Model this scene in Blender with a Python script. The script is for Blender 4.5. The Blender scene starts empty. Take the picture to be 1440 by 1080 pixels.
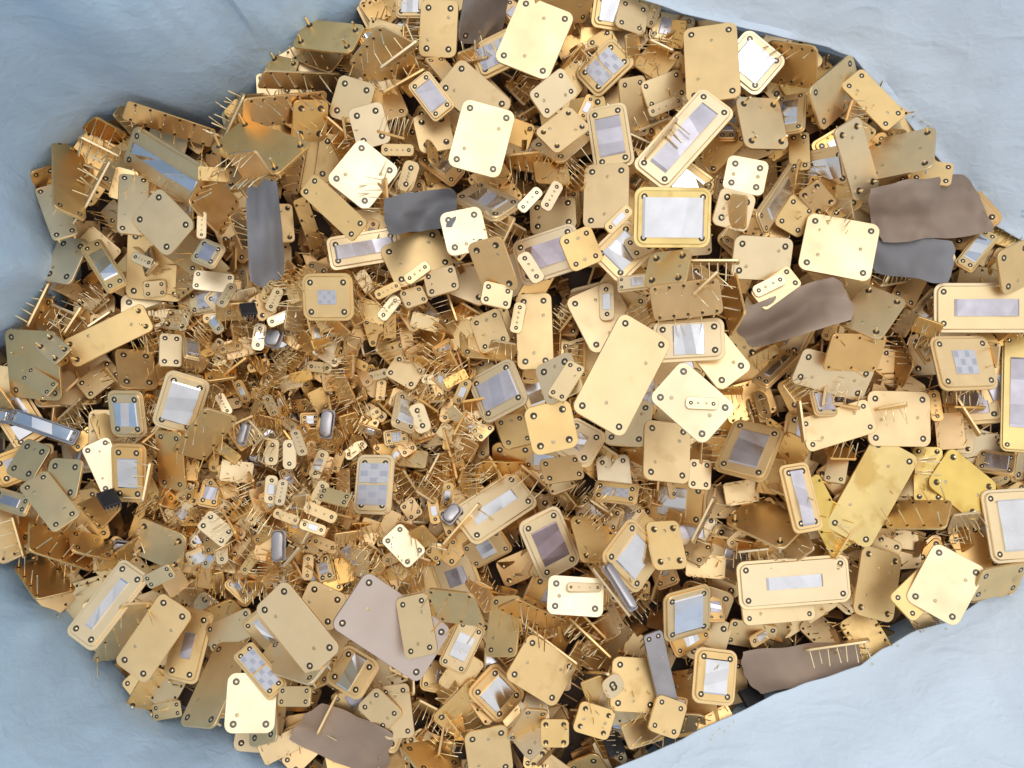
import bpy, math, random
from mathutils import Vector, Matrix
random.seed(7)
R = random.Random(11)
S = 0.0002            # metres per unit of the layout (one photo pixel at the pile's level)
H = 1500.0            # camera height above the pile, layout units
sc = bpy.context.scene
C = sc.collection

# ---------------------------------------------------------------- camera, light, exposure
cam = bpy.data.cameras.new('camera'); co = bpy.data.objects.new('camera', cam); C.objects.link(co)
co.location = (0, 0, H*S); co.rotation_euler = (0, 0, 0)
cam.sensor_width = 36; cam.lens = 36*H/1440.0
cam.clip_start = 0.005; cam.clip_end = 50
sc.camera = co
w = bpy.data.worlds.new('World'); sc.world = w; w.use_nodes = True
nt = w.node_tree; nt.nodes.clear()
def wn(t, **k):
    n = nt.nodes.new(t)
    for a, b in k.items(): setattr(n, a, b)
    return n
tc = wn('ShaderNodeTexCoord'); out = wn('ShaderNodeOutputWorld'); bg = wn('ShaderNodeBackground')
dt = wn('ShaderNodeVectorMath', operation='DOT_PRODUCT'); dt.inputs[1].default_value = Vector((0.35, 0.25, 0.9)).normalized()
nt.links.new(tc.outputs['Generated'], dt.inputs[0])
cr = wn('ShaderNodeValToRGB')
els = cr.color_ramp.elements
els[0].position = 0.0; els[0].color = (0.42, 0.40, 0.38, 1)
els[1].position = 1.0; els[1].color = (1.15, 1.12, 1.07, 1)
e = els.new(0.45); e.color = (0.64, 0.62, 0.59, 1)
e = els.new(0.78); e.color = (0.86, 0.84, 0.80, 1)
nt.links.new(dt.outputs['Value'], cr.inputs['Fac'])
nt.links.new(cr.outputs['Color'], bg.inputs['Color']); bg.inputs['Strength'].default_value = 1.0
nt.links.new(bg.outputs[0], out.inputs[0])
LDIR = Vector((0.10, 0.34, 0.94)).normalized()
ld = bpy.data.lights.new('skylight', 'AREA'); lo = bpy.data.objects.new('skylight', ld); C.objects.link(lo)
ld.shape = 'RECTANGLE'; ld.size = 0.9; ld.size_y = 0.7; ld.energy = 4.4; ld.color = (1.0, 0.985, 0.96)
lo.location = LDIR*2.0; lo.rotation_euler = (-LDIR).to_track_quat('-Z', 'Y').to_euler()
sc.view_settings.view_transform = 'Standard'; sc.view_settings.look = 'None'
sc.view_settings.exposure = 0.12; sc.view_settings.gamma = 1.0
try: sc.view_settings.use_curve_mapping = False
except Exception: pass
sc.cycles.use_denoising = True; sc.cycles.max_bounces = 8
sc.cycles.glossy_bounces = 5; sc.cycles.diffuse_bounces = 4

# ---------------------------------------------------------------- materials
def mat(name, col, metal=0.0, rough=0.5, var=0.0, vscale=300, bump=0.0, bscale=900, rvar=0.0, spec=0.5, stain=None, coat=0, sss=0):
    m = bpy.data.materials.new(name); m.use_nodes = True
    t = m.node_tree; b = t.nodes['Principled BSDF']
    b.inputs['Metallic'].default_value = metal; b.inputs['Roughness'].default_value = rough
    b.inputs['Specular IOR Level'].default_value = spec
    b.inputs['Base Color'].default_value = (*col, 1)
    b.inputs['Coat Weight'].default_value = coat
    tcn = t.nodes.new('ShaderNodeTexCoord'); oi = t.nodes.new('ShaderNodeObjectInfo')
    add = t.nodes.new('ShaderNodeVectorMath'); add.operation = 'ADD'
    t.links.new(tcn.outputs['Object'], add.inputs[0])
    sc_ = t.nodes.new('ShaderNodeVectorMath'); sc_.operation = 'SCALE'; sc_.inputs[0].default_value = (3.1, 1.7, 2.3)
    t.links.new(oi.outputs['Random'], sc_.inputs['Scale']); t.links.new(sc_.outputs[0], add.inputs[1])
    def noise(scale, det=3):
        n = t.nodes.new('ShaderNodeTexNoise'); n.inputs['Scale'].default_value = scale; n.inputs['Detail'].default_value = det
        t.links.new(add.outputs[0], n.inputs['Vector']); return n
    if var:
        n = noise(vscale)
        r = t.nodes.new('ShaderNodeValToRGB')
        r.color_ramp.elements[0].position = 0.3; r.color_ramp.elements[1].position = 0.7
        lo_ = [c*(1-var) for c in col]; hi = [min(1, c*(1+var*0.6)) for c in col]
        r.color_ramp.elements[0].color = (*lo_, 1); r.color_ramp.elements[1].color = (*hi, 1)
        t.links.new(n.outputs['Fac'], r.inputs['Fac'])
        colout = r.outputs[0]
        # a tone of its own per piece of metal
        hs = t.nodes.new('ShaderNodeHueSaturation')
        mr = t.nodes.new('ShaderNodeMapRange'); mr.inputs['To Min'].default_value = 0.86; mr.inputs['To Max'].default_value = 1.1
        t.links.new(oi.outputs['Random'], mr.inputs['Value']); t.links.new(mr.outputs[0], hs.inputs['Saturation'])
        mv = t.nodes.new('ShaderNodeMapRange'); mv.inputs['To Min'].default_value = 0.93; mv.inputs['To Max'].default_value = 1.05
        mm = t.nodes.new('ShaderNodeMath'); mm.operation = 'FRACT'; m2 = t.nodes.new('ShaderNodeMath'); m2.operation = 'MULTIPLY'; m2.inputs[1].default_value = 17.31
        t.links.new(oi.outputs['Random'], m2.inputs[0]); t.links.new(m2.outputs[0], mm.inputs[0]); t.links.new(mm.outputs[0], mv.inputs['Value'])
        t.links.new(mv.outputs[0], hs.inputs['Value']); t.links.new(colout, hs.inputs['Color']); colout = hs.outputs[0]
        if stain:
            n2 = noise(stain[1], 5); r2 = t.nodes.new('ShaderNodeValToRGB')
            r2.color_ramp.elements[0].position = stain[2]; r2.color_ramp.elements[1].position = stain[2]+0.1
            r2.color_ramp.elements[0].color = (0, 0, 0, 1); r2.color_ramp.elements[1].color = (stain[3],)*3+(1,)
            t.links.new(n2.outputs['Fac'], r2.inputs['Fac'])
            mx = t.nodes.new('ShaderNodeMixRGB'); mx.inputs['Color2'].default_value = (*stain[0], 1)
            t.links.new(r2.outputs[0], mx.inputs['Fac']); t.links.new(colout, mx.inputs['Color1']); colout = mx.outputs[0]
        t.links.new(colout, b.inputs['Base Color'])
    if rvar:
        n = noise(vscale*0.6)
        mr = t.nodes.new('ShaderNodeMapRange'); mr.inputs['From Min'].default_value = 0.3; mr.inputs['From Max'].default_value = 0.7
        mr.inputs['To Min'].default_value = rough-rvar; mr.inputs['To Max'].default_value = rough+rvar
        t.links.new(n.outputs['Fac'], mr.inputs['Value']); t.links.new(mr.outputs[0], b.inputs['Roughness'])
    if bump:
        n = noise(bscale, 2); bp = t.nodes.new('ShaderNodeBump'); bp.inputs['Strength'].default_value = 0.6
        bp.inputs['Distance'].default_value = bump
        t.links.new(n.outputs['Fac'], bp.inputs['Height']); t.links.new(bp.outputs[0], b.inputs['Normal'])
    return m
M = {
 'gold':  mat('gold_plating', (0.90, 0.662, 0.345), 1, 0.42, 0.07, 160, 0.00003, 200, 0.07, stain=((0.55, 0.34, 0.13), 120, 0.62, 0.4)),
 'pale':  mat('pale_gold_plating', (0.92, 0.735, 0.46), 1, 0.42, 0.05, 160, 0.00003, 200, 0.06, stain=((0.62, 0.46, 0.22), 150, 0.64, 0.3)),
 'cream': mat('worn_cream_plating', (0.87, 0.735, 0.50), 1, 0.44, 0.04, 160, 0.00003, 200, 0.06, stain=((0.70, 0.54, 0.32), 150, 0.66, 0.3)),
 'rich':  mat('rich_gold_plating', (0.88, 0.575, 0.25), 1, 0.38, 0.08, 150, 0.00003, 200, 0.06, stain=((0.5, 0.26, 0.08), 110, 0.64, 0.35)),
 'yel':   mat('yellow_gold_plating', (0.91, 0.69, 0.27), 1, 0.38, 0.10, 150, 0.00003, 200, 0.05, stain=((0.6, 0.36, 0.08), 110, 0.56, 0.55)),
 'mauve': mat('bare_alloy', (0.62, 0.51, 0.46), 1, 0.45, 0.06, 120, 0.00004, 300, 0.05),
 'silver': mat('bright_tin', (0.76, 0.775, 0.84), 1, 0.17, 0.08, 200, 0.00003, 150, 0.06),
 'satin': mat('satin_nickel', (0.60, 0.58, 0.66), 1, 0.34, 0.14, 220, 0.00002, 300, 0.1),
 'violet': mat('dark_violet_tin', (0.34, 0.27, 0.30), 1, 0.36, 0.25, 160), 'lilac': mat('lilac_tin', (0.62, 0.54, 0.62), 1, 0.25, 0.2, 160),
 'checka': mat('grey_metallised_ceramic', (0.53, 0.54, 0.65), 0.75, 0.5, 0.05, 900),
 'checkb': mat('light_metallised_ceramic', (0.67, 0.68, 0.76), 0.75, 0.42, 0.05, 900),
 'can':   mat('steel_can', (0.44, 0.42, 0.45), 1, 0.34, 0.15, 200, 0.00002, 150, 0.06),
 'glass': mat('dark_seal_glass', (0.035, 0.024, 0.014), 0, 0.12, 0.2, 900, spec=0.7),
 'pin':   mat('gold_pin', (0.93, 0.78, 0.50), 1, 0.22, 0.08, 500),
 'black': mat('black_plastic', (0.02, 0.02, 0.026), 0, 0.35, 0.2, 500, 0.00006, 1200),
 'dot':   mat('worn_dot', (0.62, 0.50, 0.30), 1, 0.5, 0.1, 600),
 'film':  mat('smoky_film', (0.42, 0.31, 0.24), 0, 0.65, 0.35, 35, 0.0004, 60),
 'filmg': mat('slate_film', (0.24, 0.24, 0.265), 0, 0.65, 0.25, 35, 0.0003, 60),
 'bed':   mat('tarnished_gold', (0.62, 0.38, 0.16), 1, 0.45, 0.3, 200),
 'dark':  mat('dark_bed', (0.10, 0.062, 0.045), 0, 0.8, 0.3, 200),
}
# the bag's film: pale blue, creased, a little see-through for light
def bag_mat():
    m = mat('pale_blue_film', (0.47, 0.59, 0.74), 0, 0.42, 0.0, spec=0.35)
    t = m.node_tree; b = t.nodes['Principled BSDF']
    tcn = t.nodes.new('ShaderNodeTexCoord')
    mp = t.nodes.new('ShaderNodeMapping'); mp.inputs['Rotation'].default_value = (0, 0, 0.55); mp.inputs['Scale'].default_value = (1, 3.2, 1)
    t.links.new(tcn.outputs['Object'], mp.inputs[0])
    def ridged(scale, det, dist, strength, rot, stretch, prev=None):
        mp = t.nodes.new('ShaderNodeMapping'); mp.inputs['Rotation'].default_value = (0, 0, rot); mp.inputs['Scale'].default_value = (1, stretch, 1)
        t.links.new(tcn.outputs['Object'], mp.inputs[0])
        n = t.nodes.new('ShaderNodeTexNoise'); n.inputs['Scale'].default_value = scale; n.inputs['Detail'].default_value = det; n.inputs['Distortion'].default_value = 0.5
        t.links.new(mp.outputs[0], n.inputs['Vector'])
        m1 = t.nodes.new('ShaderNodeMath'); m1.operation = 'SUBTRACT'; m1.inputs[1].default_value = 0.5; t.links.new(n.outputs['Fac'], m1.inputs[0])
        m2 = t.nodes.new('ShaderNodeMath'); m2.operation = 'ABSOLUTE'; t.links.new(m1.outputs[0], m2.inputs[0])
        bb = t.nodes.new('ShaderNodeBump'); bb.invert = True; bb.inputs['Strength'].default_value = strength; bb.inputs['Distance'].default_value = dist
        t.links.new(m2.outputs[0], bb.inputs['Height'])
        if prev: t.links.new(prev.outputs[0], bb.inputs['Normal'])
        return bb
    r1 = ridged(13, 2, 0.010, 0.30, 0.5, 1.8)
    r2 = ridged(42, 3, 0.003, 0.5, -0.6, 2.2, r1)
    r3 = ridged(230, 2, 0.0007, 0.5, 0.3, 1.5, r2)
    t.links.new(r3.outputs[0], b.inputs['Normal'])
    n3 = t.nodes.new('ShaderNodeTexNoise'); n3.inputs['Scale'].default_value = 9; n3.inputs['Detail'].default_value = 3
    t.links.new(tcn.outputs['Object'], n3.inputs['Vector'])
    r = t.nodes.new('ShaderNodeValToRGB')
    r.color_ramp.elements[0].position = 0.35; r.color_ramp.elements[0].color = (0.44, 0.63, 0.84, 1)
    r.color_ramp.elements[1].position = 0.65; r.color_ramp.elements[1].color = (0.52, 0.69, 0.92, 1)
    t.links.new(n3.outputs['Fac'], r.inputs['Fac']); t.links.new(r.outputs[0], b.inputs['Base Color'])
    return m
M['bag'] = bag_mat()
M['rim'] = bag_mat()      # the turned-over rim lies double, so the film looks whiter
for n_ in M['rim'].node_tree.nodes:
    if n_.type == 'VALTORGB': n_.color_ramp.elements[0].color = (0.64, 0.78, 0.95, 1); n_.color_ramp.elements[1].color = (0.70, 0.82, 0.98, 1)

# ---------------------------------------------------------------- mesh helpers (layout units in, metres out)
class MB:
    def __init__(s): s.v = []; s.f = []
    def ring_stack(s, rings, cap0=True, cap1=True, M4=None):
        base = len(s.v); n = len(rings[0])
        for r in rings:
            for p in r:
                p = Vector(p)
                s.v.append(M4 @ p if M4 else p)
        for k in range(len(rings)-1):
            for i in range(n):
                j = (i+1) % n
                s.f.append((base+k*n+i, base+k*n+j, base+(k+1)*n+j, base+(k+1)*n+i))
        if cap0: s.f.append(tuple(base+i for i in reversed(range(n))))
        if cap1: s.f.append(tuple(base+(len(rings)-1)*n+i for i in range(n)))
    def mesh(s, name, m, smooth=True):
        me = bpy.data.meshes.new(name)
        me.from_pydata([tuple(c*S for c in v) for v in s.v], [], s.f)
        me.materials.append(M[m])
        if smooth:
            me.polygons.foreach_set('use_smooth', [True]*len(me.polygons))
            try: me.set_sharp_from_angle(angle=math.radians(38))
            except Exception: pass
        me.update(); return me
def rrect(a, b, r, z, n=5):
    r = min(r, a*0.98, b*0.98); p = []
    for cx, cy, s0 in ((a-r, b-r, 0), (-a+r, b-r, 90), (-a+r, -b+r, 180), (a-r, -b+r, 270)):
        for i in range(n+1):
            t = math.radians(s0+90*i/n); p.append((cx+r*math.cos(t), cy+r*math.sin(t), z))
    return p
def circ(r, z, n=12, cx=0, cy=0): return [(cx+r*math.cos(2*math.pi*i/n), cy+r*math.sin(2*math.pi*i/n), z) for i in range(n)]
def slab(a, b, r, z0, z1, name, m, bev=0.5):
    q = MB(); q.ring_stack([rrect(a-bev, b-bev, max(r-bev, .1), z0), rrect(a, b, r, z0+bev), rrect(a, b, r, z1-bev), rrect(a-bev, b-bev, max(r-bev, .1), z1)])
    return q.mesh(name, m)
def link(name, me, parent=None, loc=None):
    o = bpy.data.objects.new(name, me); C.objects.link(o)
    if parent: o.parent = parent
    if loc: o.location = tuple(c*S for c in loc)
    return o
_cache = {}
def bead_mesh(r):
    k = ('bead', round(r, 1))
    if k not in _cache:
        q = MB(); q.ring_stack([circ(r, -0.3), circ(r, 0.12), circ(r*0.86, 0.30), circ(r*0.55, 0.10)], cap0=False)
        _cache[k] = q.mesh('glass_bead', 'glass')
    return _cache[k]
def pin_mesh(r, z0, z1, m='pin'):
    k = ('pin', round(r, 2), round(z0), round(z1), m)
    if k not in _cache:
        q = MB(); q.ring_stack([circ(r*0.7, z0, 8), circ(r, z0+0.5, 8), circ(r, z1-0.4, 8), circ(r*0.55, z1, 8)])
        _cache[k] = q.mesh('pin', m)
    return _cache[k]
def dot_mesh(r):
    k = ('dot', round(r, 1))
    if k not in _cache:
        q = MB(); q.ring_stack([circ(r, 0), circ(r*0.8, 0.22)], cap0=False); _cache[k] = q.mesh('standoff', 'dot')
    return _cache[k]
# ---------------------------------------------------------------- the kinds of scrap, each an Empty with its parts
def root(name):
    o = bpy.data.objects.new(name, None); C.objects.link(o); o.empty_display_size = 0.002; return o
def corner_pins(o, a, b, ins, top, r, up, dn, rnd, two=False):
    pts = [(-a+ins, 0), (a-ins, 0)] if two else [(x, y) for x in (-a+ins, a-ins) for y in (-b+ins, b-ins)]
    if two and b > a: pts = [(0, -b+ins), (0, b-ins)]
    for x, y in pts:
        g = link('glass_bead', bead_mesh(r), o, (x, y, top))
        p = link('pin', pin_mesh(r*0.42, -dn, (up*rnd.uniform(.6, 1.1) if up else 0.55)), g)
        if up: p.rotation_euler = (rnd.uniform(-.14, .14), rnd.uniform(-.14, .14), 0)
def make_back(a, b, rnd, m='gold', up=0, t=4.2, dots=True, dn=18, name='metal_plate'):
    o = root(name); sz = min(a, b)
    rc = min(11, sz*0.36) if sz > 12 else sz*0.4
    link('base', slab(a, b, rc, 0, t, 'base', m), o)
    br = 4.4 if sz > 24 else (3.6 if sz > 14 else 2.9)
    ins = br*2.5 if sz > 20 else br*2.0
    corner_pins(o, a, b, ins, t, br, up, dn, rnd)
    if dots:
        for s_ in (-1, 1):
            d = (s_*a*0.05, s_*b*0.58) if a < b else (s_*a*0.58, s_*b*0.05)
            if rnd.random() < .55: d = (s_*a*0.52, s_*b*0.40)
            if abs(abs(d[0])-(a-ins)) < 8 and abs(abs(d[1])-(b-ins)) < 8: continue
            link('standoff', dot_mesh(2.6 if sz > 20 else 1.6), o, (d[0], d[1], t))
    return o, t
def curved_window(a, b, z, bend, m, skew=0.0):
    """a thin soldered lid, very slightly creased, so that it mirrors in bands"""
    q = MB(); axis = a > b; A, B = (a, b) if axis else (b, a)
    lift = max(0, -bend+.1, bend*.8-.1)
    us = (-1, -0.93, -0.36, 0.34, 0.94, 1); hs = (0, .5+lift*.6, .55+bend+lift, .55-bend*.8+lift, .5+lift*.6, 0); sk = (0, 0, skew, skew, 0, 0)
    for u, h, k in zip(us, hs, sk):
        for e in (-1, 1):
            x, y = (u+k*e)*A, e*B
            q.v.append(Vector((x, y, z+0.9+h)) if axis else Vector((y, x, z+0.9+h)))
    n = len(us)
    for j in range(n-1):
        f = (2*j, 2*j+2, 2*j+3, 2*j+1); q.f.append(f if axis else tuple(reversed(f)))
    n0 = 2*n
    for j in range(2*n): q.v.append(Vector((q.v[j].x, q.v[j].y, z-0.2)))
    for j in range(n-1):
        q.f.append((2*j, n0+2*j, n0+2*j+2, 2*j+2)); q.f.append((2*j+1, 2*j+3, n0+2*j+3, n0+2*j+1))
    q.f.append((0, 1, n0+1, n0)); e_ = 2*n-2; q.f.append((e_, n0+e_, n0+e_+1, e_+1))
    return q.mesh('window', m, False)
def make_win(a, b, rnd, m='gold', style='s', fa=0.58, fb=0.55, up=0, wm='silver', dn=18, name='windowed_plate'):
    o = root(name); sz = min(a, b); rc = min(12, sz*0.38)
    t = 3.0; st = 2.6; gi = 4.2 if sz > 22 else 2.2
    link('flange', slab(a, b, rc, 0, t, 'flange', m), o)
    link('platform', slab(a-gi, b-gi, max(rc-gi*.6, 1), t-0.4, t+st, 'platform', m, 0.9), o)
    top = t+st; br = 4.2 if sz > 22 else (3.3 if sz > 13 else 2.2)
    ins = gi+br*1.9
    corner_pins(o, a, b, ins, top, br, up, dn, rnd)
    wa, wb = a*fa, b*fb
    if style == 's':
        link('window', curved_window(wa, wb, top, rnd.choice((-1, 1))*rnd.uniform(.3, 1.0)*max(wa, wb)/30*1.5, wm, rnd.uniform(-.3, .3)), o)
    elif style == 'd':
        for s_ in (-1, 1):
            if a > b: link('window', slab(wa*0.47, wb, 0.6, -0.2, 1.1, 'window', 'checkb', .25), o, (s_*wa*0.53, 0, top))
            else: link('window', slab(wa, wb*0.47, 0.6, -0.2, 1.1, 'window', 'checkb', .25), o, (0, s_*wb*0.53, top))
    if style in 'dk':
        # metallised pads in a chequer
        if style == 'k': base = link('window', slab(wa, wb, 0.6, -0.2, 1.2, 'window', 'checkb', .25), o, (0, 0, top)); nx, ny = (4, 3) if wa > wb else (3, 4)
        else: base = None; nx, ny = (6, 3) if wa > wb else (3, 6)
        q = MB(); zz = top+(1.2 if style == 'k' else 1.1)
        for i in range(nx):
            for j in range(ny):
                if (i+j) % 2: continue
                x0 = -wa+2*wa*(i+.12)/nx; x1 = -wa+2*wa*(i+.88)/nx; y0 = -wb+2*wb*(j+.12)/ny; y1 = -wb+2*wb*(j+.88)/ny
                if style == 'd' and ((a > b and x0 < 0 < x1) or (b >= a and y0 < 0 < y1)): continue
                q.ring_stack([[(x0, y0, zz-.3), (x1, y0, zz-.3), (x1, y1, zz-.3), (x0, y1, zz-.3)], [(x0, y0, zz+.12), (x1, y0, zz+.12), (x1, y1, zz+.12), (x0, y1, zz+.12)]], cap0=False)
        link('pad_pattern', q.mesh('pad_pattern', 'checka', False), o)
    return o, top
def make_row(a, b, rnd, m='gold', n=5, plen=30, both=True, t=3.4, name='pin_plate'):
    """a plate on its face: long pins standing up in rows along the long sides"""
    o = root(name); rc = min(a, b)*0.3
    link('base', slab(a, b, rc, 0, t, 'base', m), o)
    A, B = (a, b) if a > b else (b, a); pr = 0.95 if A > 30 else 0.7
    for s_ in ((-1, 1) if both else (1,)):
        for i in range(n):
            u = -A*0.82+2*A*0.82*i/max(1, n-1); v = s_*(B-max(2.6, B*0.2))
            x, y = (u, v) if a > b else (v, u)
            if max(a, b) > 30: link('glass_bead', bead_mesh(pr*2.1), o, (x, y, t))
            p = link('pin', pin_mesh(pr, -0.4, plen), o, (x, y, t))
            p.rotation_euler = (rnd.gauss(0, .13), rnd.gauss(0, .13), 0)
            p.scale = (1, 1, rnd.uniform(.75, 1.08))
    return o, t
def make_pill(a, b, rnd, m='pale', style='3', dn=14, name='small_header'):
    o = root(name); sz = min(a, b); t = 2.8
    link('base', slab(a, b, sz*0.72, 0, t, 'base', m, .45), o)
    br = sz*0.34; ins = sz*0.85; lng = a > b
    corner_pins(o, a, b, ins, t, br, 0, dn, rnd, two=True)
    if style == 'w':
        f = (a-ins-br-1.5)*0.92 if lng else (b-ins-br-1.5)*0.92
        g = sz*0.55
        link('window', slab(f if lng else g, g if lng else f, 2.0, -.2, 1.0, 'window', 'silver', .4), o, (0, 0, t))
    else:
        for k in ((-1, 1) if style == '2' else (-1, 0, 1) if style == '3' else ()):
            d = k*((a if lng else b)-ins-br)*(.45 if style == '2' else .6)
            link('standoff', dot_mesh(sz*0.2), o, (d if lng else 0, 0 if lng else d, t))
    return o, t
def make_can(a, b, rnd, hgt=10, name='metal_can'):
    o = root(name); sz = min(a, b)
    link('flange', slab(a, b, sz*0.5, 0, 1.6, 'flange', 'can', .4), o)
    q = MB(); i = 1.6; rr = sz*0.6
    q.ring_stack([rrect(a-i, b-i, rr, 1.5), rrect(a-i, b-i, rr, hgt*0.75), rrect(a-i-.8, b-i-.8, rr, hgt*0.93), rrect(a-i-2.4, b-i-2.4, rr*.8, hgt)], cap0=False)
    link('shell', q.mesh('shell', 'can'), o)
    return o, hgt
def make_chip(a, b, rnd, name='black_chip'):
    o = root(name)
    link('body', slab(a, b, 2, 2, 9, 'body', 'black', 1.0), o)
    for s_ in (-1, 1):
        for k in range(5):
            x = -a*0.8+1.6*a*k/4
            link('leg', pin_mesh(0.8, -5, 5, 'can'), o, (x, s_*(b+1.0), 2))
    return o, 9
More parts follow.
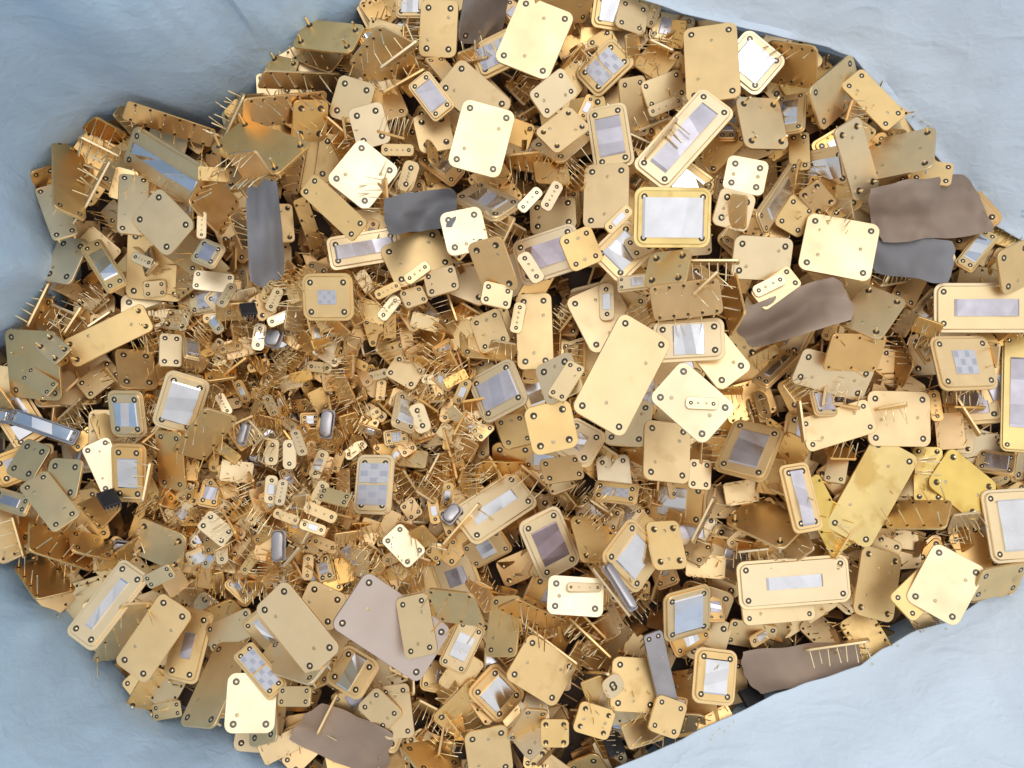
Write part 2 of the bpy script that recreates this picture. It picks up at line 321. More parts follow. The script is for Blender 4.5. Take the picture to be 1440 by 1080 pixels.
DATA = """
# kind mat tone Ax Ay Bx By Cx Cy opts | nickname (landmarks only)
B pale t 88 333 130 340 100 402
R rich d 115 178 135 162 182 188 n=4
B rich d 41 240 74 230 78 262
B pale t 48 268 85 258 112 330
B gold t 71 193 116 214 119 312 u=0 | the tall plate leaning on the left bag wall
R rich d 172 166 181 141 306 182 n=6
E pale c 112 190 172 220 170 226 w=40 n=5
E pale c 157 226 120 296 116 293 w=45 n=6
W gold t 191 174 299 240 280 297 s.86x.26 | the long strip window plate by the left bag wall
B pale t 167 245 210 250 207 333
B gold t 228 265 281 319 234 361 | the tan diamond plate under the strip window plate
W gold t 112 350 142 335 182 400 s.62x.55
P pale t 188 352 218 365 214 380 3
W pale t 287 335 321 349 301 381 s.5x.6
R rich d 290 235 338 285 310 335 n=5
R rich d 320 305 337 293 357 340 n=5
R gold t 278 235 322 238 322 258 n=4
P pale t 277 298 291 299 290 337 3
E pale c 346 133 314 201 309 198 w=60 n=6 | the bright plate standing on edge at the bag wall
E gold t 72 395 40 460 44 463 w=40 n=6
E gold t 117 430 90 472 94 475 w=40 n=5
E pale t 158 438 122 462 125 466 w=30 n=3
B gold t 22 465 95 470 77 560
B rich t 160 492 215 495 222 550
B gold t 150 500 171 525 131 568
B gold t 192 412 210 450 115 532 u=18 | the long plate with bent pins at the left
B gold t 70 465 100 490 83 518 u=12
B gold t 45 515 85 540 68 560
W gold t 158 549 208 550 203 614 s.62x.5
W pale t 236 518 298 536 274 614 s.64x.68 | the large blue grey window plate in the left third
B pale t 224 470 256 472 255 518
W pale t 256 475 280 480 282 510 s.6x.6
B pale t 200 395 232 392 234 415
B pale c 281 382 330 386 320 412
P pale t 323 397 336 403 316 435 3
B pale t 240 435 272 440 262 468 u=8
W silver t -25 570 16 578 18 597 s.8x.6
W silver m 28 574 110 608 97 628 s.82x.62 | the white window plate in its steel frame
B gold t 32 615 69 629 52 682
B gold t 65 645 112 648 117 704
W gold t -5 685 45 700 42 728 s.5x.4
B gold t 66 661 116 725 76 751 | the tan plate over two others at the left edge
B pale c 121 628 152 612 177 682
W rich t 163 623 212 625 203 706 s.56x.5 | the amber rimmed window plate with a boxy edge
E pale c 213 650 202 706 206 707 w=26 n=4
B rich d 219 603 257 608 265 690
R gold d 288 572 336 586 288 647 n=4
R rich d 40 733 130 763 130 806 n=5
B gold d 95 745 155 760 160 792
B gold t 197 724 264 753 258 807 u=20 | the olive plate with long crossing pins
B pale t 295 715 332 745 315 772
R rich d 17 798 75 785 108 832 n=4 | the curled amber pin plate in the lower left corner
E gold t 18 725 35 785 39 783 w=35 n=4
C can t 160 758 196 762 194 778
X black t 135 700 160 692 172 712
R gold d 170 850 215 845 172 925 n=4
W pale t 174 783 214 812 132 918 s.26x.62 | the slim window plate at the lower left
B pale t 203 808 240 790 248 810
W gold t 255 850 303 862 278 964 s.3x.35
B gold t 228 830 273 863 207 963 | the plain plate beside the lower left slim window plate
B gold t 290 880 352 853 362 892
B gold t 308 902 357 905 303 1024
B gold t 215 990 255 983 258 1007
B gold t 432 29 516 38 494 78 u=16
R gold d 372 98 480 102 470 126 n=5
B gold t 385 78 425 88 408 118 u=14
R gold d 488 88 533 33 588 62 n=5
E pale c 588 58 534 98 537 102 w=30 n=4
W gold t 560 -12 602 -12 596 26 s.6x.6
B gold t 597 0 650 2 638 82 | the plain upright plate at the top edge
B can d 655 -20 716 -18 702 62
B gold t 595 85 622 82 652 118
W gold t 657 68 722 36 742 84 d.74x.6
B gold t 652 84 725 148 682 188
B gold d 760 -22 838 -14 822 32
B pale t 733 -8 809 22 770 116 | the largest plain plate at the top
W gold t 836 -14 886 -6 880 46 s.6x.6
B gold t 870 -4 912 10 906 53
E rich t 818 60 786 97 790 100 w=26 n=3
B pale t 788 94 813 132 766 170
R rich d 890 90 918 58 952 88 n=4
E pale c 912 56 948 73 946 78 w=26 n=4
W gold t 862 53 897 90 840 139 d.66x.62 | the grey twin window plate near the top
B gold d 868 112 905 105 912 190
B pale t 897 118 952 97 967 135
P pale t 908 152 955 133 962 147 3
B gold t 742 208 795 165 843 190
B gold t 800 150 832 182 782 219 u=8
W pale t 823 155 880 143 894 232 s.62x.6 | the window plate with a folded reflection
B pale c 654 136 728 158 700 256 | the brightest cream plate near the top
R rich t 748 228 797 232 802 262 n=5
R rich d 343 138 460 126 456 168 n=7
B rich d 412 140 461 140 458 198 u=16
B rich t 345 168 440 205 388 250 u=22 | the amber plate with pins near the bag wall
R rich d 320 215 345 250 385 245 n=5
B pale t 484 106 535 122 508 178
B pale t 489 155 537 142 552 200
W satin t 572 122 602 98 642 150 s.7x.6
E gold t 538 132 598 98 601 103 w=30 n=4
B gold t 580 165 630 157 640 210 u=6
B pale c 501 190 562 240 520 303 | the cream diamond plate left of the brightest plate
P gold t 597 195 612 205 617 238 3
P gold t 537 202 583 203 582 220 3
P gold t 572 224 594 231 578 272 3
R rich d 1080 55 1150 65 1150 125 n=5
W pale c 1052 38 1106 88 1062 140 s.66x.62 | the bright framed window plate at the upper right
B gold t 960 42 1036 32 1042 138 | the tall plate beside the bright framed window
W pale t 985 120 1034 158 938 272 s.44x.74 | the long slanted window plate with a comb of pins
E pale t 948 163 905 222 909 225 w=22 n=6
W gold t 1092 138 1136 130 1132 186 s.5x.6
B gold t 1030 138 1092 140 1110 212 u=22
B gold t 1135 125 1195 74 1212 135
B gold t 1211 97 1275 163 1243 187 | the plate resting highest on the right bag wall
B gold t 1224 200 1318 180 1312 238 u=10
B gold t 1285 225 1342 232 1336 264
B pale t 1170 185 1206 162 1235 262 u=10
B gold t 1108 190 1138 187 1140 240
B pale t 1024 218 1082 229 1072 278
B gold t 1110 270 1148 292 1125 337
W gold t 1110 226 1122 258 1072 333 s.5x.6
B rich d 1120 272 1150 250 1178 282 u=8
B pale t 1012 262 1062 275 1050 328
R rich d 1028 272 1052 275 1050 322 n=3
B pale t 1030 330 1112 335 1110 396
B pale t 1136 299 1238 318 1222 398 | the large cream plate beside the slate scrap
B gold t 822 233 886 230 884 320 | the tan upright plate left of the yellow rimmed window plate
W gold t 880 305 925 350 872 402 s.6x.6
B pale t 875 340 905 325 922 352
W yel t 891 263 999 264 999 349 s.8x.66 | the yellow rimmed plate with a wide light blue window
P gold t 880 286 891 299 858 331 w
W pale t 632 282 675 255 740 288 s.5x.55
B pale c 616 302 675 290 690 350
B pale t 745 285 810 275 812 322
P pale c 752 260 764 272 738 303 2
P pale t 778 252 793 262 772 300 3
W pale t 718 342 808 312 825 375 s.62x.5 wm=lilac | the violet window plate in the upper middle
B rich d 657 343 705 330 732 405 u=10
B pale t 680 395 722 405 716 437
P pale t 724 362 742 352 768 392 2
B gold t 783 335 828 316 850 365
B pale t 793 423 860 393 900 470
B gold m 727 415 778 412 777 518 | the tan gold upright plate in the middle
P pale t 724 424 741 427 733 470 3
P pale t 842 400 863 398 865 450 w
W pale t 868 390 925 383 926 406 s.3x.5
B gold t 915 358 975 352 965 402 u=8
R rich d 912 402 1010 390 1018 440 n=5
E pale t 966 364 1040 364 1040 369 w=22 n=6
E gold t 1008 380 972 414 975 417 w=22 n=3
E gold t 998 395 984 441 988 442 w=22 n=3
R rich d 1015 415 1036 380 1050 440 n=4
B pale t 1055 410 1108 372 1126 402
P pale c 1057 404 1098 383 1106 399 2 | the cream two pin header on the brown edged plate
B pale t 1000 445 1058 518 1012 552
B pale t 862 562 922 566 908 630
B gold t 905 590 970 598 968 682
W pale t 918 453 1018 447 1020 506 s.44x.7 | the plate with a square light blue window
B pale t 873 438 945 480 874 617 | the longest pale plate in the middle
B pale c 962 505 1035 572 985 628 | the white gold diamond shaped plate
P pale c 965 558 1010 560 1009 577 2
W pale t 806 584 856 612 826 662 s.25x.4
B gold t 757 648 812 640 822 674
B pale c 845 642 895 640 882 695
W gold t 838 675 900 682 895 712 d.6x.4
R gold d 1052 502 1090 482 1098 494 n=5
W gold t 1105 490 1130 501 1080 548 s.3x.6
P gold t 1057 550 1075 552 1085 590 3
W gold t 1033 588 1106 606 1075 680 s.54x.62 | the window plate right below the white gold diamond
W pale t 657 535 720 501 746 565 s.74x.56 | the blue window plate in the middle
B gold t 692 590 735 580 752 624
B gold d 735 575 800 560 815 627 u=12
B pale t 752 518 803 493 822 548
B pale t 800 507 824 519 793 568
B gold t 660 450 702 432 720 482
B gold t 560 497 601 520 581 551
W pale t 557 549 590 562 581 612 s.6x.62
P pale t 573 572 595 564 609 604 2
W pale t 504 639 557 640 550 724 d.78x.7 | the cream twin window plate
W gold t 427 384 498 384 497 451 k.36x.3 | the square plate with a small chequered window
W pale t 458 335 560 318 568 365 s.8x.4
B gold t 445 245 520 315 495 340
B gold t 532 350 614 318 641 376 | the broad tan plate right of the chequered square
B gold t 376 288 411 288 415 342 u=10
R rich d 411 283 430 275 457 352 n=4
B gold t 595 385 640 372 648 407
B gold t 560 412 592 402 603 426
P pale t 598 365 608 378 576 403 2
P gold t 525 410 560 393 566 406 3
P pale c 555 414 568 424 540 453 3
P pale t 386 401 401 408 386 440 3
P pale c 375 448 412 431 418 446 w
P pale c 359 454 376 456 370 494 w
C can t 380 460 402 466 392 492
P pale t 375 617 394 618 391 655 0
P pale t 398 618 417 618 417 660 0
P pale t 406 607 421 604 434 640 3
P pale t 448 630 464 636 450 676 w
P pale t 373 668 391 670 388 710 w
P pale t 391 673 405 675 402 712 3
B gold t 455 685 497 696 488 715
P gold t 432 703 477 722 470 738 2
P gold t 388 713 424 727 419 741 2
P pale t 424 728 460 740 455 755 w
C can t 453 575 473 577 468 618
C can t 383 745 403 745 402 790
C can t 342 593 355 596 346 628
B pale c 560 734 600 771 575 801 | the small cream plate below the twin window plate
W gold t 344 872 378 845 436 928 s.2x.8
B pale t 388 900 470 925 437 965
B pale t 435 812 488 836 470 890
B pale t 403 814 482 912 436 952 | the big pale plate at the lower left middle
B mauve t 465 880 515 802 637 884 | the mauve grey bare metal plate
B pale t 557 842 602 832 617 918
W gold t 648 866 686 884 652 950 s.55x.5
R rich d 600 825 665 833 685 880 n=3
B gold t 692 838 736 838 727 924
R rich d 728 840 800 872 770 885 n=6
E gold t 733 872 814 933 811 937 w=30 n=3
E gold t 802 868 862 925 858 928 w=34 n=5
B gold t 744 888 814 932 778 996 | the tan diamond plate at the bottom middle
W rich t 695 928 741 975 700 1020 s.5x.66 | the window plate left of the bottom tan diamond
B gold t 862 922 929 926 922 1003
P pale t 842 962 866 942 880 966 2
B gold t 652 1030 714 1016 722 1084
B gold t 560 1050 620 1040 652 1082
B gold t 530 965 572 960 588 1035
B gold t 530 963 568 1002 540 1032
W gold t 488 903 538 934 505 988 s.32x.82 | the bright blue strip window plate at the bottom
E pale t 474 972 444 1032 448 1034 w=30 n=4
B gold t 353 1000 392 990 392 1042
B pale c 323 943 388 950 384 1034 | the cream plate in the lower left
W gold t 354 901 406 963 378 986 d.72x.68 | the grey twin window plate at the lower left
B gold t 395 965 440 965 437 994
W pale t 722 660 760 710 668 770 s.26x.62 | the slanted slim window plate below the middle
E gold t 672 706 620 766 624 769 w=25 n=2
C can t 637 705 653 717 634 741
B gold t 800 727 842 725 858 790 u=10
W pale t 726 737 783 707 818 790 s.6x.56 wm=violet | the plate with a dark violet window
W gold t 885 724 936 778 893 838 s.5x.66 | the window plate with silver ends right of the violet one
B gold t 905 735 952 732 966 800 u=8
B pale c 770 810 848 812 848 867
P pale t 797 819 845 820 845 833 2
C can t 845 797 858 790 898 855
E pale c 832 800 884 868 888 864 w=22 n=4
P gold t 850 850 861 847 880 884 2
W gold t 932 836 998 818 998 886 s.6x.7 | the upright window plate with a thick yellow rim
W gold t 982 909 1042 916 1026 993 s.54x.62 | the window plate at the lower flap of the bag
B can m 925 900 950 888 935 1000
B pale t 1042 830 1143 822 1143 872
W pale t 1034 790 1191 778 1197 846 s.5x.26 | the longest strip window plate at the lower right
B gold t 1057 697 1140 735 1100 775 u=12
R yel m 1140 685 1168 660 1178 765 n=4
W gold t 1098 655 1140 648 1152 745 s.4x.82
B pale t 1165 638 1195 642 1188 682
B yel m 1228 608 1285 640 1222 775 | the big bright yellow plate
B yel m 1285 628 1330 630 1325 708 u=6
B yel m 1335 625 1391 678 1368 738 u=10
R gold d 1255 705 1340 705 1330 745 n=4
B gold t 1225 550 1313 552 1300 628
E gold t 1232 573 1275 565 1276 569 w=22 n=5
B gold t 1120 590 1218 560 1234 607
W satin t 1135 548 1168 548 1178 586 s.7x.6
E pale c 1123 562 1131 622 1127 623 w=28 n=3
B pale t 1127 487 1227 516 1213 566 | the cream plate between the brown film and the yellow plate
R rich d 1170 468 1247 470 1232 522 n=3
B gold t 1215 400 1277 425 1237 481 u=10
W pale t 1312 398 1458 398 1458 468 s.62x.34 | the long window plate cut by the right edge
W gold t 1303 474 1385 472 1405 548 k.38x.44 | the chequered window plate near the right edge
W yel m 1412 472 1465 475 1452 635 s.5x.6
E gold t 1340 552 1378 612 1374 615 w=26 n=3
W satin t 1375 632 1432 640 1427 672 s.6x.6
W pale t 1375 690 1450 685 1470 788 s.5x.7
B gold t 1222 770 1278 785 1242 872 u=8
B gold t 1250 838 1300 790 1330 830
B pale c 1310 760 1390 803 1348 884 | the cream plate at the lower right bag edge
B gold t 1380 800 1445 788 1425 832
E pale t 1130 913 1222 900 1221 896 w=60 n=7
W gold t 1380 320 1406 335 1366 386 s.6x.6
B gold t 1400 355 1446 333 1452 396
E pale t 1002 698 970 762 974 764 w=28 n=4
B pale t 975 755 1006 770 986 798
E pale t 1036 775 1082 770 1081 766 w=24 n=4
R gold t 1015 680 1062 672 1068 705 n=4
B gold t 968 645 1000 648 998 690
B gold t 820 985 870 1000 850 1040 u=8
R gold d 870 1020 920 1005 935 1040 n=4
B gold t 925 975 968 990 950 1040
B gold t 760 1010 800 1010 800 1050 u=20
X black t 845 1038 868 1030 878 1058
X black t 1035 975 1060 965 1075 990
X black t 335 432 357 430 362 446
"""
# ---------------------------------------------------------------- lay-out: a height map keeps each piece lying on those beneath it
import numpy as np
G = 4; X0, Y0, NX, NY = -900, -720, 450, 360
hf = np.full((NX, NY), 0.0)
def small_zone(px, py):       # the hollow full of small headers
    return ((px-430)/250.0)**2 + ((py-615)/235.0)**2
for i in range(NX):
    for j in range(NY):
        x = X0+i*G; y = Y0+j*G; d = small_zone(x+720, 540-y)
        hf[i, j] = -42*max(0, 1-d*0.8) + 10*math.sin(x*0.006+1)*math.cos(y*0.008)
def foot(cx, cy, U, V, shrink=0.94):
    n = max(3, int(U.length/G*1.3)); m = max(3, int(V.length/G*1.3))
    a = np.linspace(-.5, .5, n)*shrink; b = np.linspace(-.5, .5, m)*shrink
    aa, bb = np.meshgrid(a, b, indexing='ij')
    x = cx+aa*U.x+bb*V.x; y = cy+aa*U.y+bb*V.y; z = aa*U.z+bb*V.z
    i = np.clip(((x-X0)/G).round().astype(int), 0, NX-1); j = np.clip(((y-Y0)/G).round().astype(int), 0, NY-1)
    return i, j, z
LV = [LDIR.x, LDIR.y, LDIR.z]
def view_from(cx, cy, z): return Vector((-cx, -cy, H-z)).normalized()
def solve(A, B, Cc, zc, tone, wphys=None):
    k = (H-zc)/H
    img = lambda p: Vector((p[0]-720, 540-p[1]))*k
    a, b, c = img(A), img(B), img(Cc)
    cen = (a+c)/2; u0 = b-a; v0 = c-b; cv = cen/(H-zc)
    def orth(flip):
        u, v, zu, zv = u0.copy(), v0.copy(), 0., 0.
        for _ in range(6):
            p = u.dot(v)
            if wphys:
                zv = -math.sqrt(max(4, wphys**2-v.length_squared)); zu = -p/zv
                zu = max(-.8*u.length, min(.8*u.length, zu))
            else:
                r = math.sqrt(u.length/max(1, v.length)); s_ = math.sqrt(abs(p))
                zu = s_*r*flip; zv = -math.copysign(1, p)*s_/r*flip
            u = u0+cv*zu; v = v0+cv*zv
            # image shift of a raised end is outward, so the true end sits inward
            u = u0-cv*zu; v = v0-cv*zv
        return Vector((*u, zu)), Vector((*v, zv))
    c3 = Vector((cen.x, cen.y, zc)); vw = view_from(cen.x, cen.y, zc)
    if wphys: return (c3, *orth(1))
    def dark(U, V):
        n = U.cross(V).normalized()
        if n.z < 0: n = -n
        r = 2*n.dot(vw)*n-vw
        return r.dot(LDIR)
    o1, o2 = orth(1), orth(-1)
    d1, d2 = dark(*o1), dark(*o2)
    if tone == 'd': U, V = o1 if d1 < d2 else o2
    else: U, V = o1 if d1 > d2 else o2
    if tone in 'cm':
        n1 = U.cross(V).normalized(); n1 = -n1 if n1.z < 0 else n1
        n0 = n1.lerp((vw+LDIR).normalized(), .88 if tone == 'c' else .5).normalized()
        U = Vector((U.x, U.y, -(n0.x*U.x+n0.y*U.y)/n0.z)); V = Vector((V.x, V.y, -(n0.x*V.x+n0.y*V.y)/n0.z))
    return c3, U, V
def pose(o, c3, U, V):
    u = U.normalized(); n = u.cross(V).normalized()
    if n.z < 0: n = -n
    v = n.cross(u)
    m = Matrix((u, v, n)).transposed().to_4x4()
    o.matrix_world = Matrix.Translation(c3*S) @ m
def settle(cx, cy, U, V, q, t, gap=0.4, shrink=.94):
    i, j, z = foot(cx, cy, U, V, shrink)
    return float(np.quantile(hf[i, j]-z, q))+gap
def raise_hf(c3, U, V, t):
    i, j, z = foot(c3.x, c3.y, U, V, 1.0)
    np.maximum.at(hf, (i, j), z+c3.z+t)
things = []; pend = []; TH = {'B': 4.2, 'W': 5.6, 'R': 3.4, 'P': 2.8, 'C': 10, 'E': 3.4, 'X': 9}
bv, bf, bid = [], [], []     # plain quads of every piece, to find out which filler can be seen
def quad(c3, U, V, ident, t):
    n = U.cross(V).normalized(); n = -n if n.z < 0 else n
    k = len(bv); c = c3+n*t
    for su, sv in ((-.47, -.47), (.47, -.47), (.47, .47), (-.47, .47)): bv.append(c+U*su+V*sv)
    bf.append((k, k+1, k+2, k+3)); bid.append(ident)
def occluder(verts, faces):
    k = len(bv); bv.extend(verts)
    for f in faces: bf.append(tuple(k+i for i in f)); bid.append(('o', 0))
def record(o, **k): things.append((o, k))

# ---- filler: pieces that show between the larger ones
def build_kind(kind, a, b, rnd, m, fl=''):
    if kind == 'B': return make_back(a, b, rnd, m, up=rnd.choice([0, 0, 14]), dn=16)
    if kind == 'W': return make_win(a, b, rnd, m, rnd.choice('sssssssssd'), rnd.uniform(.3, .7), rnd.uniform(.4, .65), wm=rnd.choice(['silver', 'silver', 'satin']))
    if kind == 'R': return make_row(a, b, rnd, m, n=rnd.randint(4, 6), plen=rnd.uniform(20, 32), name='pin_header' if fl == 'small' else 'pin_plate')
    if kind == 'P': return make_pill(a, b, rnd, m, rnd.choice('333w20'))
    if kind == 'C': return make_can(a, b, rnd)
def fill(px, py, kind, L, Wd, ang, tx, ty, q, m, fl):
    rnd = random.Random(R.random())
    cx, cy = px-720, 540-py
    rot = Matrix.Rotation(ang, 3, 'Z') @ Matrix.Rotation(ty, 3, 'Y') @ Matrix.Rotation(tx, 3, 'X')
    U = rot @ Vector((L, 0, 0)); V = rot @ Vector((0, Wd, 0))
    z = settle(cx, cy, U, V, q, 4)
    k = (H-z)/H; c3 = Vector((cx*k, cy*k, z))
    raise_hf(c3, U, V, TH[kind])
    n = U.cross(V).normalized()
    pend.append((kind, L, Wd, rnd, m, c3, U, V, dict(kind=kind, m=m, L=max(L, Wd), p=(px, py), tilt=abs(n.z), filler=True, fl=fl)))
    quad(c3, U, V, ('f', len(pend)-1), TH[kind])
PILE = [(560,-60),(480,15),(400,62),(360,100),(330,128),(250,150),(180,135),(120,160),(65,200),(38,250),(50,320),(66,375),(38,420),(0,470),(-70,480),(-80,770),(0,790),(25,830),(85,860),(115,915),(170,985),(250,1028),(330,1040),(390,1085),(420,1130),(880,1130),(960,1060),(1100,985),(1215,945),(1300,890),(1440,820),(1520,780),(1520,350),(1440,325),(1395,300),(1375,255),(1315,185),(1280,165),(1262,120),(1200,72),(1040,30),(920,-10),(900,-60)]
def inside(x, y, P=PILE):
    c = False; j = len(P)-1
    for i in range(len(P)):
        if (P[i][1] > y) != (P[j][1] > y) and x < (P[j][0]-P[i][0])*(y-P[i][1])/(P[j][1]-P[i][1])+P[i][0]: c = not c
        j = i
    return c
def edge_dist(x, y):
    best = 1e9; n = len(PILE)
    for i in range(n):
        a = Vector(PILE[i]); b = Vector(PILE[(i+1) % n]); p = Vector((x, y))
        t = max(0, min(1, (p-a).dot(b-a)/(b-a).length_squared)); best = min(best, (p-a-(b-a)*t).length)
    return best
def grid(step, test):
    pts = []; y = -20
    while y < 1100:
        x = -20
        while x < 1460:
            px, py = x+R.uniform(-.5, .5)*step, y+R.uniform(-.5, .5)*step
            if inside(px, py) and test(px, py): pts.append((px, py))
            x += step
        y += step
    R.shuffle(pts); return pts
rad = math.radians
for px, py in grid(66, lambda x, y: small_zone(x, y) > 0.75 and edge_dist(x, y) > 22):
    kind = R.choices('BWR', (5, 2, 4))[0]; L = R.uniform(52, 98); Wd = L*R.uniform(.5, .85)
    fill(px, py, kind, L, Wd, R.uniform(0, 6.28), rad(R.gauss(0, 15)), rad(R.gauss(0, 15)), .8, R.choice(['gold', 'gold', 'rich', 'pale']), 'mid')
for px, py in grid(58, lambda x, y: small_zone(x, y) > 0.7 and edge_dist(x, y) > 12):
    kind = R.choices('BWRP', (2, 1, 6, 2))[0]; L = R.uniform(34, 72)
    if kind == 'P': L = R.uniform(34, 44); Wd = L*.4
    else: Wd = L*R.uniform(.5, .8)
    fill(px, py, kind, L, Wd, R.uniform(0, 6.28), rad(R.gauss(0, 40 if kind == 'R' else 22)), rad(R.gauss(0, 24)), .7, R.choice(['gold', 'rich', 'rich', 'gold']), 'mid')
for lay, step in enumerate((36, 31, 28, 24)):
    for px, py in grid(step, lambda x, y: small_zone(x, y) < 1.0):
        kind = R.choices('BWRPC', (1.6, .8, 8, 4.5, .1))[0]; f_ = 1 if lay < 2 else .82
        if kind == 'P': L = R.uniform(38, 48); Wd = L*.43
        elif kind == 'R': L = R.uniform(36, 58); Wd = L*R.uniform(.4, .7)
        elif kind == 'C': L = R.uniform(34, 46); Wd = L*.42
        else: L = R.uniform(32, 54); Wd = L*R.uniform(.6, .85)
        L *= f_; Wd *= f_
        sg = 42 if kind == 'R' else 22
        fill(px, py, kind, L, Wd, R.uniform(0, 6.28), rad(R.gauss(0, sg)), rad(R.gauss(0, sg*.6)), .72, R.choice(['gold', 'rich', 'rich', 'rich', 'rich', 'pale']), 'small')
# soften the map so that single raised corners do not lift everything above
# ---- the pieces one can tell apart in the photograph
rows = []
for ln in DATA.strip().splitlines():
    if ln.startswith('#') or not ln.strip(): continue
    body, _, nick = ln.partition('|'); f = body.split()
    rows.append((f[0], f[1], f[2], [float(v) for v in f[3:9]], f[9:], nick.strip()))
ZB = {}
for idx, (kind, m, tone, q6, opts, nick) in enumerate(rows):
    rnd = random.Random(idx*7+3)
    if tone == 'c' and kind in 'BWP': m = 'cream'
    A, B, Cc = q6[0:2], q6[2:4], q6[4:6]
    kv = dict(o.split('=') for o in opts if '=' in o); st = [o for o in opts if '=' not in o]
    wp = float(kv['w']) if 'w' in kv else None
    z = 20.0
    for _ in range(3):
        c3, U, V = solve(A, B, Cc, z, tone, wp)
        if wp:
            i, j, zz = foot(c3.x, c3.y, U, V*0.2, .9)
            z = float(np.quantile(hf[i, j], .8))+0.22*wp
        else:
            big = U.length*V.length > 2500
            z = settle(c3.x, c3.y, U, V, (.985 if big else .9), 4)
    c3, U, V = solve(A, B, Cc, z, tone, wp)
    if not wp and U.cross(V).z < 0: pass
    a, b = U.length/2, V.length/2
    if kind == 'B':
        if m == 'silver': o, t = make_back(a, b, rnd, m, dots=False, name='silver_plate')
        else: o, t = make_back(a, b, rnd, m, up=float(kv.get('u', 0)))
    elif kind == 'W':
        s_ = st[0]; style = s_[0] if s_ and s_[0] in 'sdk' else 's'; fa, fb = [float(v) for v in s_.lstrip('sdk').split('x')]
        wm = 'satin' if m == 'satin' else kv.get('wm') or rnd.choice(['silver', 'silver', 'satin'])
        mm = {'satin': 'gold', 'silver': 'can'}.get(m, m)
        o, t = make_win(a, b, rnd, mm, style, fa, fb, wm=wm)
    elif kind in 'RE':
        n = int(float(kv.get('n', 5)))
        o, t = make_row(a, b, rnd, m, n=n, plen=(24 if kind == 'E' else 32), both=not wp or wp > 34)
    elif kind == 'P': o, t = make_pill(a, b, rnd, m, st[0])
    elif kind == 'C': o, t = make_can(a, b, rnd)
    elif kind == 'X': o, t = make_chip(a, b, rnd)
    pose(o, c3, U, V)
    if wp: raise_hf(c3, U, V*0.1, -0.3*wp)
    else: raise_hf(c3, U, V, t)
    n_ = U.cross(V).normalized(); quad(c3, U, V, ('h', len(things)), t)
    record(o, kind=kind, m=m, L=2*max(a, b), p=((A[0]+Cc[0])/2, (A[1]+Cc[1])/2), tilt=abs(n_.z), nick=nick, tone=tone, style=(st[0] if st else ''), filler=False, fl='', z=z)

# ---- narrow pin plates that stick up out of the gaps between them
ng = 0; heroq = []
for kind, m, tone, q6, opts, nick in rows:
    a_, b_, c_ = Vector(q6[0:2]), Vector(q6[2:4]), Vector(q6[4:6])
    if (b_-a_).length*(c_-b_).length > 1500:
        cen = (a_+c_)/2; heroq.append([tuple(cen+(p-cen)*1.0) for p in (a_, b_, c_, a_+c_-b_)])
for px, py in grid(13, lambda x, y: edge_dist(x, y) > 25 and small_zone(x, y) > .5):
    if ng >= 95: break
    i = int((px-720-X0)/G); j = int((540-py-Y0)/G); loc_ = hf[i-3:i+4, j-3:j+4]; wide = hf[i-11:i+12, j-11:j+12]
    if loc_.mean() > np.quantile(wide, .35) or wide.max()-loc_.max() < 10 or any(inside(px, py, hq) for hq in heroq): continue
    L = R.uniform(30, 58); ng += 1
    fill(px, py, 'R', L, R.uniform(22, 34), R.uniform(0, 6.28), rad(R.choice((-1, 1))*R.uniform(45, 80)), rad(R.gauss(0, 12)), .45, R.choice(['gold', 'pale', 'rich']), 'mid')
# ---------------------------------------------------------------- the bed of scrap below, too fine and deep to count
from mathutils import noise
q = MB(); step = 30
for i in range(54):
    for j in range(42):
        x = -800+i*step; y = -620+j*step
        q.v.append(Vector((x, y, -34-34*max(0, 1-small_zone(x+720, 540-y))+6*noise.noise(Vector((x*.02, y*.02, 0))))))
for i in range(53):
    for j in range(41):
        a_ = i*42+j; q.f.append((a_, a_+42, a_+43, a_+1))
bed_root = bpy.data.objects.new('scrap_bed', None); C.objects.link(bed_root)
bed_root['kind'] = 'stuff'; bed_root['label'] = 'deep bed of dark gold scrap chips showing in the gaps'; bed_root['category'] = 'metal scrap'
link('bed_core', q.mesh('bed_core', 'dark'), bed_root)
q = MB()
for _ in range(5200):
    px, py = R.uniform(-20, 1460), R.uniform(-20, 1100)
    if not inside(px, py) or edge_dist(px, py) < 25: continue
    x, y = px-720, 540-py; z = -20-32*max(0, 1-small_zone(px, py))+R.uniform(-6, 26)
    Mx = Matrix.Translation((x, y, z)) @ Matrix.Rotation(R.uniform(0, 6.28), 4, 'Z') @ Matrix.Rotation(R.gauss(0, .6), 4, 'X') @ Matrix.Rotation(R.gauss(0, .6), 4, 'Y')
    if R.random() < .5: a, b, t = R.uniform(8, 22), R.uniform(6, 14), 1.5
    else: a, b, t = R.uniform(10, 18), .8, .8
    q.ring_stack([[(-a, -b, -t), (a, -b, -t), (a, b, -t), (-a, b, -t)], [(-a, -b, t), (a, -b, t), (a, b, t), (-a, b, t)]], M4=Mx)
link('loose_chips', q.mesh('loose_chips', 'bed', False), bed_root)

